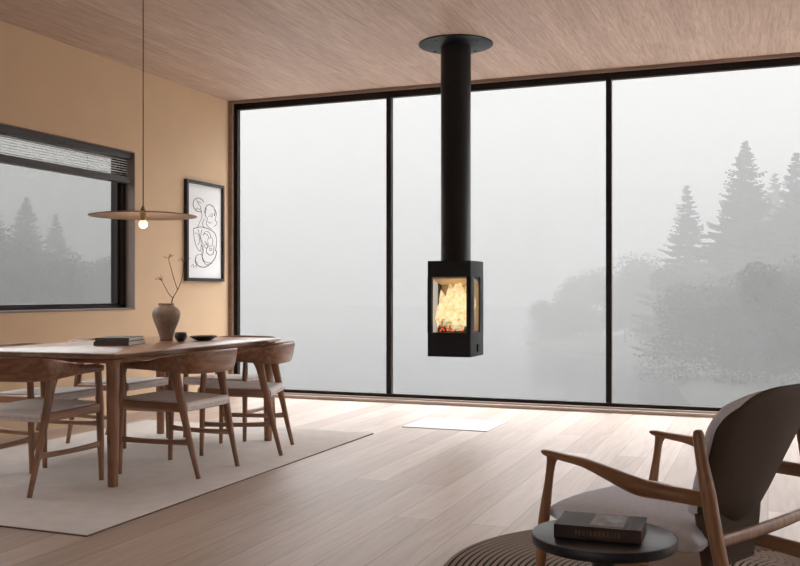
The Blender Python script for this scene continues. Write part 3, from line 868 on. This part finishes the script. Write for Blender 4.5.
ring0 = []
for k in range(7):
    z = .235+.175*k/6
    ring0.append([Vector(P(x_, y_, z)) for x_, y_ in rrect(.17+.01*(6-k)/6, .488-.006*(6-k)/6, .455-.02*k/6, .500+.004*k/6-.02*((6-k)/6)**2, .022, 5)])
loft(bm, ring0); link('seat_shell', bm, M['leatherback'], ac, auto=40)

# ------------------------------------------------------------------ side table and book
ST = Vector((-.399, 2.475, 0)); STZ = .45; SR = .186
st = empty('side_table', (ST.x, ST.y, 0), label='small round black pedestal side table beside the armchair', cat='side table')
bm = bmesh.new()
lathe(bm, [(SR-.012, STZ-.027), (SR-.002, STZ-.025), (SR, STZ-.021), (SR, STZ-.004), (SR-.002, STZ-.001), (SR-.005, STZ)], 80)
link('tabletop', bm, M['tabletop'], st, auto=35)
bm = bmesh.new(); lathe(bm, [(.028, .02), (.028, .35), (.034, .40), (.045, STZ-.026)], 32); link('pedestal', bm, M['tablebase'], st, auto=40)
bm = bmesh.new(); lathe(bm, [(.13, 0), (.135, .003), (.135, .010), (.10, .018), (.028, .024)], 48); link('base', bm, M['tablebase'], st, auto=40)
# the book: printed cover
bw, bl, bh = .219, .155, .034
def cover_mat():
    m, nt, b = newmat('printed_dark_cover')
    tc = N(nt, 'ShaderNodeTexCoord'); sp = N(nt, 'ShaderNodeSeparateXYZ'); lk(nt, tc.outputs['Object'], sp.inputs[0])
    nz = N(nt, 'ShaderNodeTexNoise'); setin(nz, Scale=9.0, Detail=5.0); lk(nt, tc.outputs['Object'], nz.inputs['Vector'])
    cr = N(nt, 'ShaderNodeValToRGB'); e = cr.color_ramp.elements
    e[0].position = .35; e[0].color = (.022, .011, .008, 1); e[1].position = .65; e[1].color = (.065, .036, .026, 1)
    lk(nt, nz.outputs['Fac'], cr.inputs['Fac']); lk(nt, cr.outputs['Color'], b.inputs['Base Color'])
    b.inputs['Roughness'].default_value = .55; b.inputs['Specular IOR Level'].default_value = .25
    return m
M['bookcover'] = cover_mat()
M['pagesbrown'] = plain('brown_page_block', (.095, .052, .03), .6, var=.35, scale=40)
M['photo1'] = plain('cover_photo_grey', (.20, .16, .15), .6, var=.45, scale=45)
M['photo2'] = plain('cover_photo_dark', (.06, .055, .06), .4, var=.5, scale=60)
M['strip'] = plain('cover_strip', (.03, .026, .03), .6, spec=.2)
bk = empty('book', (-.405, 2.474, STZ), .02, 'thick dark brown book with a photo cover lying on the round side table', 'book')
bm = bmesh.new(); t = .003
box(bm, -bw/2, bw/2, -bl/2, bl/2, 0, t, .0008); box(bm, -bw/2, bw/2, -bl/2, bl/2, bh-t, bh, .0008); box(bm, -bw/2, bw/2, -bl/2, -bl/2+t, 0, bh, .0008)
cv = link('cover', bm, M['bookcover'], bk)
bm = bmesh.new(); box(bm, -bw/2+.003, bw/2-.003, -bl/2+t, bl/2-.004, t, bh-t); link('pages', bm, M['pagesbrown'], bk)
bm = bmesh.new(); box(bm, -.022, .062, -.055, .068, bh-.0002, bh+.0005); link('cover_picture', bm, M['photo1'], cv)
bm = bmesh.new()
prism(bm, [(.03+(.017+.006*math.sin(3*a*PI/12)+.004*math.cos(5*a*PI/12))*math.cos(a*PI/12), .008+(.030+.008*math.sin(4*a*PI/12))*math.sin(a*PI/12)) for a in range(24)], bh+.0004, bh+.0008)
link('cover_print', bm, M['photo2'], cv)
bm = bmesh.new(); box(bm, .066, .074, -.070, .072, bh-.0002, bh+.0005); box(bm, .080, .108, -.074, .074, bh-.0002, bh+.0005); link('cover_stripe', bm, M['strip'], cv)
# faint embossed lettering band on the spine (illegible in the photograph)
bm = bmesh.new()
x = -.055
while x < .06:
    w_ = random.uniform(.004, .008); box(bm, x, x+w_, -bl/2-.0006, -bl/2+.001, .010, .024); x += w_+.0035
link('spine_lettering', bm, M['pagesbrown'], cv)

# ------------------------------------------------------------------ outside: lake, bank, trees, fog
LZ0 = -4.0
m, nt, b = newmat('lake_water')
b.inputs['Base Color'].default_value = (.03, .035, .035, 1); b.inputs['Roughness'].default_value = .12
tc = N(nt, 'ShaderNodeTexCoord'); mp = N(nt, 'ShaderNodeMapping'); mp.inputs['Scale'].default_value = (.5, 2, 1)
nz = N(nt, 'ShaderNodeTexNoise'); setin(nz, Scale=1.5, Detail=3.0); lk(nt, tc.outputs['Object'], mp.inputs['Vector']); lk(nt, mp.outputs['Vector'], nz.inputs['Vector'])
bpn = N(nt, 'ShaderNodeBump'); bpn.inputs['Strength'].default_value = .1; bpn.inputs['Distance'].default_value = .1
lk(nt, nz.outputs['Fac'], bpn.inputs['Height']); lk(nt, bpn.outputs['Normal'], b.inputs['Normal'])
M['water'] = m
bm = bmesh.new(); box(bm, -300, 200, 9, 320, LZ0-.5, LZ0)
o = link('lake', bm, M['water']); tag(o, 'calm grey lake outside the windows fading into fog', 'lake'); o['kind'] = 'structure'
bm = bmesh.new(); box(bm, XL-2, XR+4.5, YB+.36, YB+2.25, -.45, -.22); box(bm, XR+.5, XR+4.5, 0, YB+.36, -.45, -.22); S(link('bounce_slab', bm, M['bounce_slab']))  # slab added out of view to bounce sky light onto the ceiling
# bank on the right, far bank behind the left window
def bank(name, outline, z1=.5):
    bm = bmesh.new(); cx = sum(p[0] for p in outline)/len(outline); cy = sum(p[1] for p in outline)/len(outline)
    rings = []
    for k, (f, z) in enumerate(((1, LZ0-.3), (.97, LZ0+.1), (.85, LZ0+.5), (.5, LZ0+z1))):
        rings.append([Vector((cx+(x-cx)*f, cy+(y-cy)*f, z)) for x, y in outline])
    loft(bm, rings); o = link(name, bm, M['bank'], smooth=True); o['kind'] = 'structure'; return o
def dp(px, d): v = ray(px)*d; return (v.x, v.y)
def smooth_loop(pts, k=6):
    P_ = pts+pts[:3]; out = []
    n = len(pts)
    for i in range(n):
        p0, p1, p2, p3 = (pts[(i+j-1) % n] for j in range(4))
        for q_ in range(k):
            t_ = q_/k
            out.append(tuple(.5*((2*p1[a])+(-p0[a]+p2[a])*t_+(2*p0[a]-5*p1[a]+4*p2[a]-p3[a])*t_*t_+(-p0[a]+3*p1[a]-3*p2[a]+p3[a])*t_**3) for a in (0, 1)))
    return out
bank('lake_bank', smooth_loop([dp(670, 52), dp(700, 40), dp(830, 32), dp(1000, 36), dp(1000, 110), dp(700, 110), dp(540, 100), dp(535, 86), dp(620, 72)]))
bank('far_shore', smooth_loop([dp(-120, 58), dp(-10, 50), dp(60, 60), dp(140, 88), dp(140, 120), dp(-120, 120)]))

def conifer(H_, rw, seed, gap=1.0):
    rnd = random.Random(seed)
    root = empty('spruce_tree', (0, 0, 0))
    bm = bmesh.new(); polytube(bm, [(0, 0, 0, H_*.013), (0, 0, H_*.5, H_*.008), (0, 0, H_*.97, H_*.001)], .1, n=8, k=3, up=Vector((0, 1, 0))); link('trunk', bm, M['treebark'], root)
    bm = bmesh.new()
    z = H_*.06
    while z < H_*.985:
        t_ = z/H_
        L_ = rw*(1-t_)**1.0*(.65+.35*rnd.random())*(1 if t_ > .1 else .8)+.06
        nb = 7 if t_ < .8 else 5
        a0 = rnd.random()*6.28
        for i in range(nb):
            a = a0+i*2*PI/nb+rnd.uniform(-.3, .3); l = L_*rnd.uniform(.6, 1.15)
            dirv = Vector((math.cos(a), math.sin(a), 0)); sd = Vector((-dirv.y, dirv.x, 0))
            zz = z+rnd.uniform(-.1, .1)
            nseg = max(4, int(l/.22))
            for s_ in range(nseg):
                f = (s_+.5)/nseg
                p = dirv*l*f+Vector((0, 0, zz-.28*l*f+.22*l*f*f*(1 if t_ < .6 else 1.6)))
                wl = (.42*l*(1-f)**.7+.07)*rnd.uniform(.6, 1.1)
                for sg in (-1, 1):
                    tip = p+sd*sg*wl+dirv*wl*.55+Vector((0, 0, -.22*wl+rnd.uniform(-.05, .05)))
                    wd = .11+.05*rnd.random()
                    v1 = bm.verts.new(p-dirv*wd); v2 = bm.verts.new(p+dirv*wd+Vector((0, 0, .02))); v3 = bm.verts.new(tip)
                    v4 = bm.verts.new((p+tip)/2+Vector((0, 0, -wl*.28-.05)))
                    bm.faces.new((v1, v2, v3)); bm.faces.new((v1, v4, v3))
        z += (.13+.36*(1-t_))*gap*rnd.uniform(.8, 1.2)
    # leader
    v1 = bm.verts.new((-.05, 0, H_*.96)); v2 = bm.verts.new((.05, 0, H_*.96)); v3 = bm.verts.new((0, 0, H_)); bm.faces.new((v1, v2, v3))
    link('foliage', bm, M['needles'], root)
    return root
def broadleaf(H_, R_, seed, n=20000):
    rnd = random.Random(seed)
    root = empty('leafy_tree', (0, 0, 0))
    bm = bmesh.new()
    polytube(bm, [(0, 0, 0, .16), (.1, 0, H_*.4, .11), (0, .1, H_*.8, .03)], .1, n=8, k=3, up=Vector((0, 1, 0)))
    link('trunk', bm, M['treebark'], root)
    bm = bmesh.new()
    lobes = [(Vector((rnd.uniform(-.6, .6)*R_, rnd.uniform(-.6, .6)*R_, rnd.uniform(.25, .85)*H_)), rnd.uniform(.28, .5)*R_) for _ in range(13)]
    for i in range(n):
        c, r = rnd.choice(lobes)
        dv = Vector((rnd.gauss(0, 1), rnd.gauss(0, 1), rnd.gauss(0, 1))).normalized()*r*rnd.uniform(.35, 1.1)
        p = c+dv
        if p.z < .1: p.z = rnd.random()
        a = Vector((rnd.gauss(0, 1), rnd.gauss(0, 1), rnd.gauss(0, 1))).normalized()*rnd.uniform(.06, .13); b_ = a.orthogonal().normalized()*a.length*.8
        vs = [bm.verts.new(p+q_) for q_ in (a, b_, -a, -b_)]; bm.faces.new(vs)
    link('foliage', bm, M['leaves'], root)
    return root
def put(o, px, d, lab, cat='tree', group=None, sc_=1.0, rz=0, z=LZ0+.2):
    x, y = dp(px, d); o.location = (x, y, z); o.scale = (sc_, sc_, sc_); o.rotation_euler = (0, 0, rz); tag(o, lab, cat, group)
GT = 'trees in the fog on the bank'
c1 = conifer(15.0, 8.2, 3); put(c1, 745, 62, 'tallest spruce tree, dark in the fog beyond the right window pane', group=GT)
c2 = conifer(12.6, 6.4, 11, 1.25); put(c2, 687, 67, 'slender spruce tree with uneven branches standing left of the tallest one', group=GT)
c3 = copy_tree(c1); put(c3, 797, 60, 'spruce tree at the right edge of the window view', group=GT, sc_=.93, rz=2)
c4 = copy_tree(c2); put(c4, 775, 72, 'faint thin spruce tip between the tallest spruce and the right edge', group=GT, sc_=1.12, rz=1)
bl = [broadleaf(7.5, 4.2, 21), broadleaf(6.0, 4.6, 22), broadleaf(9.0, 4.2, 23)]
spots = [
    (0, 583, 96, .90, 'pale leafy tree at the left tip of the foggy bank'),
    (1, 556, 92, .62, 'low faint bush where the bank meets the lake'),
    (2, 625, 86, .78, 'leafy tree in fog just right of the window mullion'),
    (0, 656, 80, 1.0, 'leafy tree below the slender spruce on its left'),
    (2, 703, 62, .78, 'leafy tree at the foot of the slender spruce'),
    (0, 728, 70, .95, 'leafy tree between the two tall spruces'),
    (1, 724, 50, .82, 'dark broad shrub on the near bank left of the armchair back'),
    (0, 768, 47, .80, 'dark leafy tree in front of the tallest spruce on its right'),
    (2, 806, 42, .74, 'dark leafy tree at the right edge, nearest on the bank'),
]
used = set()
for i, px, d_, s_, lab in spots:
    if i in used: o = copy_tree(bl[i])
    else: o = bl[i]; used.add(i)
    if lab is None: lab = 'leafy tree further along the bank outside the right of the window'
    put(o, px, d_, lab, group=GT, sc_=s_, rz=px*.37)
GL = 'trees seen through the left window'
for k, (src, px, d_, s_, lab) in enumerate((
    (c1, 26, 78, .86, 'hazy spruce tree behind the left window near its outer edge'),
    (c2, 56, 84, .95, 'hazy spruce tree in the middle of the left window'),
    (c1, -8, 70, .80, 'hazy spruce tree just past the left edge of the left window'),
    (bl[2], 2, 62, .9, 'dim leafy tree low in the left part of the left window'),
    (bl[0], 38, 68, 1.1, 'dim leafy tree low in the middle of the left window'),
    (bl[2], 74, 80, .95, 'dim leafy tree left of the pendant lamp through the window'),
    (bl[1], 104, 88, 1.1, 'dim low bush behind the pendant lamp through the window'))):
    o = copy_tree(src); put(o, px, d_, lab, group=GL, sc_=s_, rz=k*1.3)

# fog
FOG, FALB = .0215, .35
fm = bpy.data.materials.new('fog'); fm.use_nodes = True; nt = fm.node_tree; nt.nodes.clear()
out = N(nt, 'ShaderNodeOutputMaterial'); vs_ = N(nt, 'ShaderNodeVolumeScatter')
vs_.inputs['Color'].default_value = (1, .995, .975, 1); vs_.inputs['Density'].default_value = FOG*FALB
va = N(nt, 'ShaderNodeVolumeAbsorption'); va.inputs['Color'].default_value = (0, 0, 0, 1); va.inputs['Density'].default_value = FOG*(1-FALB)
ad = N(nt, 'ShaderNodeAddShader'); lk(nt, vs_.outputs[0], ad.inputs[0]); lk(nt, va.outputs[0], ad.inputs[1])
lk(nt, ad.outputs[0], out.inputs['Volume'])
bm = bmesh.new(); box(bm, -170, 130, 14, 150, LZ0+.02, 16)
o = link('fog_bank', bm, fm); tag(o, 'grey fog hanging over the lake outside the windows', 'fog', kind='stuff')

# ------------------------------------------------------------------ light
w = bpy.data.worlds.new('overcast'); sc.world = w; w.use_nodes = True; nt = w.node_tree; nt.nodes.clear()
out = N(nt, 'ShaderNodeOutputWorld'); bg = N(nt, 'ShaderNodeBackground'); tc = N(nt, 'ShaderNodeTexCoord'); sp = N(nt, 'ShaderNodeSeparateXYZ')
lk(nt, tc.outputs['Generated'], sp.inputs[0])
cr = N(nt, 'ShaderNodeValToRGB'); e = cr.color_ramp.elements
e[0].position = 0; e[0].color = (.79, .785, .77, 1); e[1].position = 1; e[1].color = (5.6, 5.6, 5.7, 1)
x = e.new(.225); x.color = (.82, .815, .80, 1); x = e.new(.30); x.color = (5.0, 5.0, 5.0, 1); x = e.new(.55); x.color = (6, 6, 6.05, 1)
lk(nt, sp.outputs['Z'], cr.inputs['Fac']); lk(nt, cr.outputs['Color'], bg.inputs['Color']); bg.inputs['Strength'].default_value = 1.0
lk(nt, bg.outputs[0], out.inputs['Surface'])
def portal(name, loc, rot, sx, sy):
    L = bpy.data.lights.new(name, 'AREA'); L.shape = 'RECTANGLE'; L.size = sx; L.size_y = sy; L.cycles.is_portal = True
    o = bpy.data.objects.new(name, L); C.objects.link(o); o.location = loc; o.rotation_euler = rot
portal('back_window_portal', ((XL+XR)/2, YB+.2, H/2), (-PI/2, 0, 0), XR-XL, H)
portal('right_fill_portal', (XR+.2, (RY0_+RY1_)/2, (RZ0_+RZ1_)/2), (PI/2, 0, PI/2), RY1_-RY0_, RZ1_-RZ0_)
portal('rear_fill_portal', ((QX0+QX1)/2, YF-.2, (QZ0+QZ1)/2), (PI/2, 0, 0), QX1-QX0, QZ1-QZ0)
portal('left_window_portal', (XL-.21, (WY0+WY1)/2, (WZ0+WZ1)/2), (PI/2, 0, -PI/2), WY1-WY0, WZ1-WZ0)

sc.view_settings.view_transform = 'Standard'; sc.view_settings.look = 'None'; sc.view_settings.gamma = 1
sc.view_settings.use_curve_mapping = False; sc.view_settings.exposure = 0.36
sc.cycles.max_bounces = 10; sc.cycles.diffuse_bounces = 6; sc.cycles.glossy_bounces = 4; sc.cycles.transparent_max_bounces = 24
sc.cycles.volume_bounces = 1; sc.cycles.sample_clamp_indirect = 6
try: sc.cycles.use_denoising = True
except Exception: pass
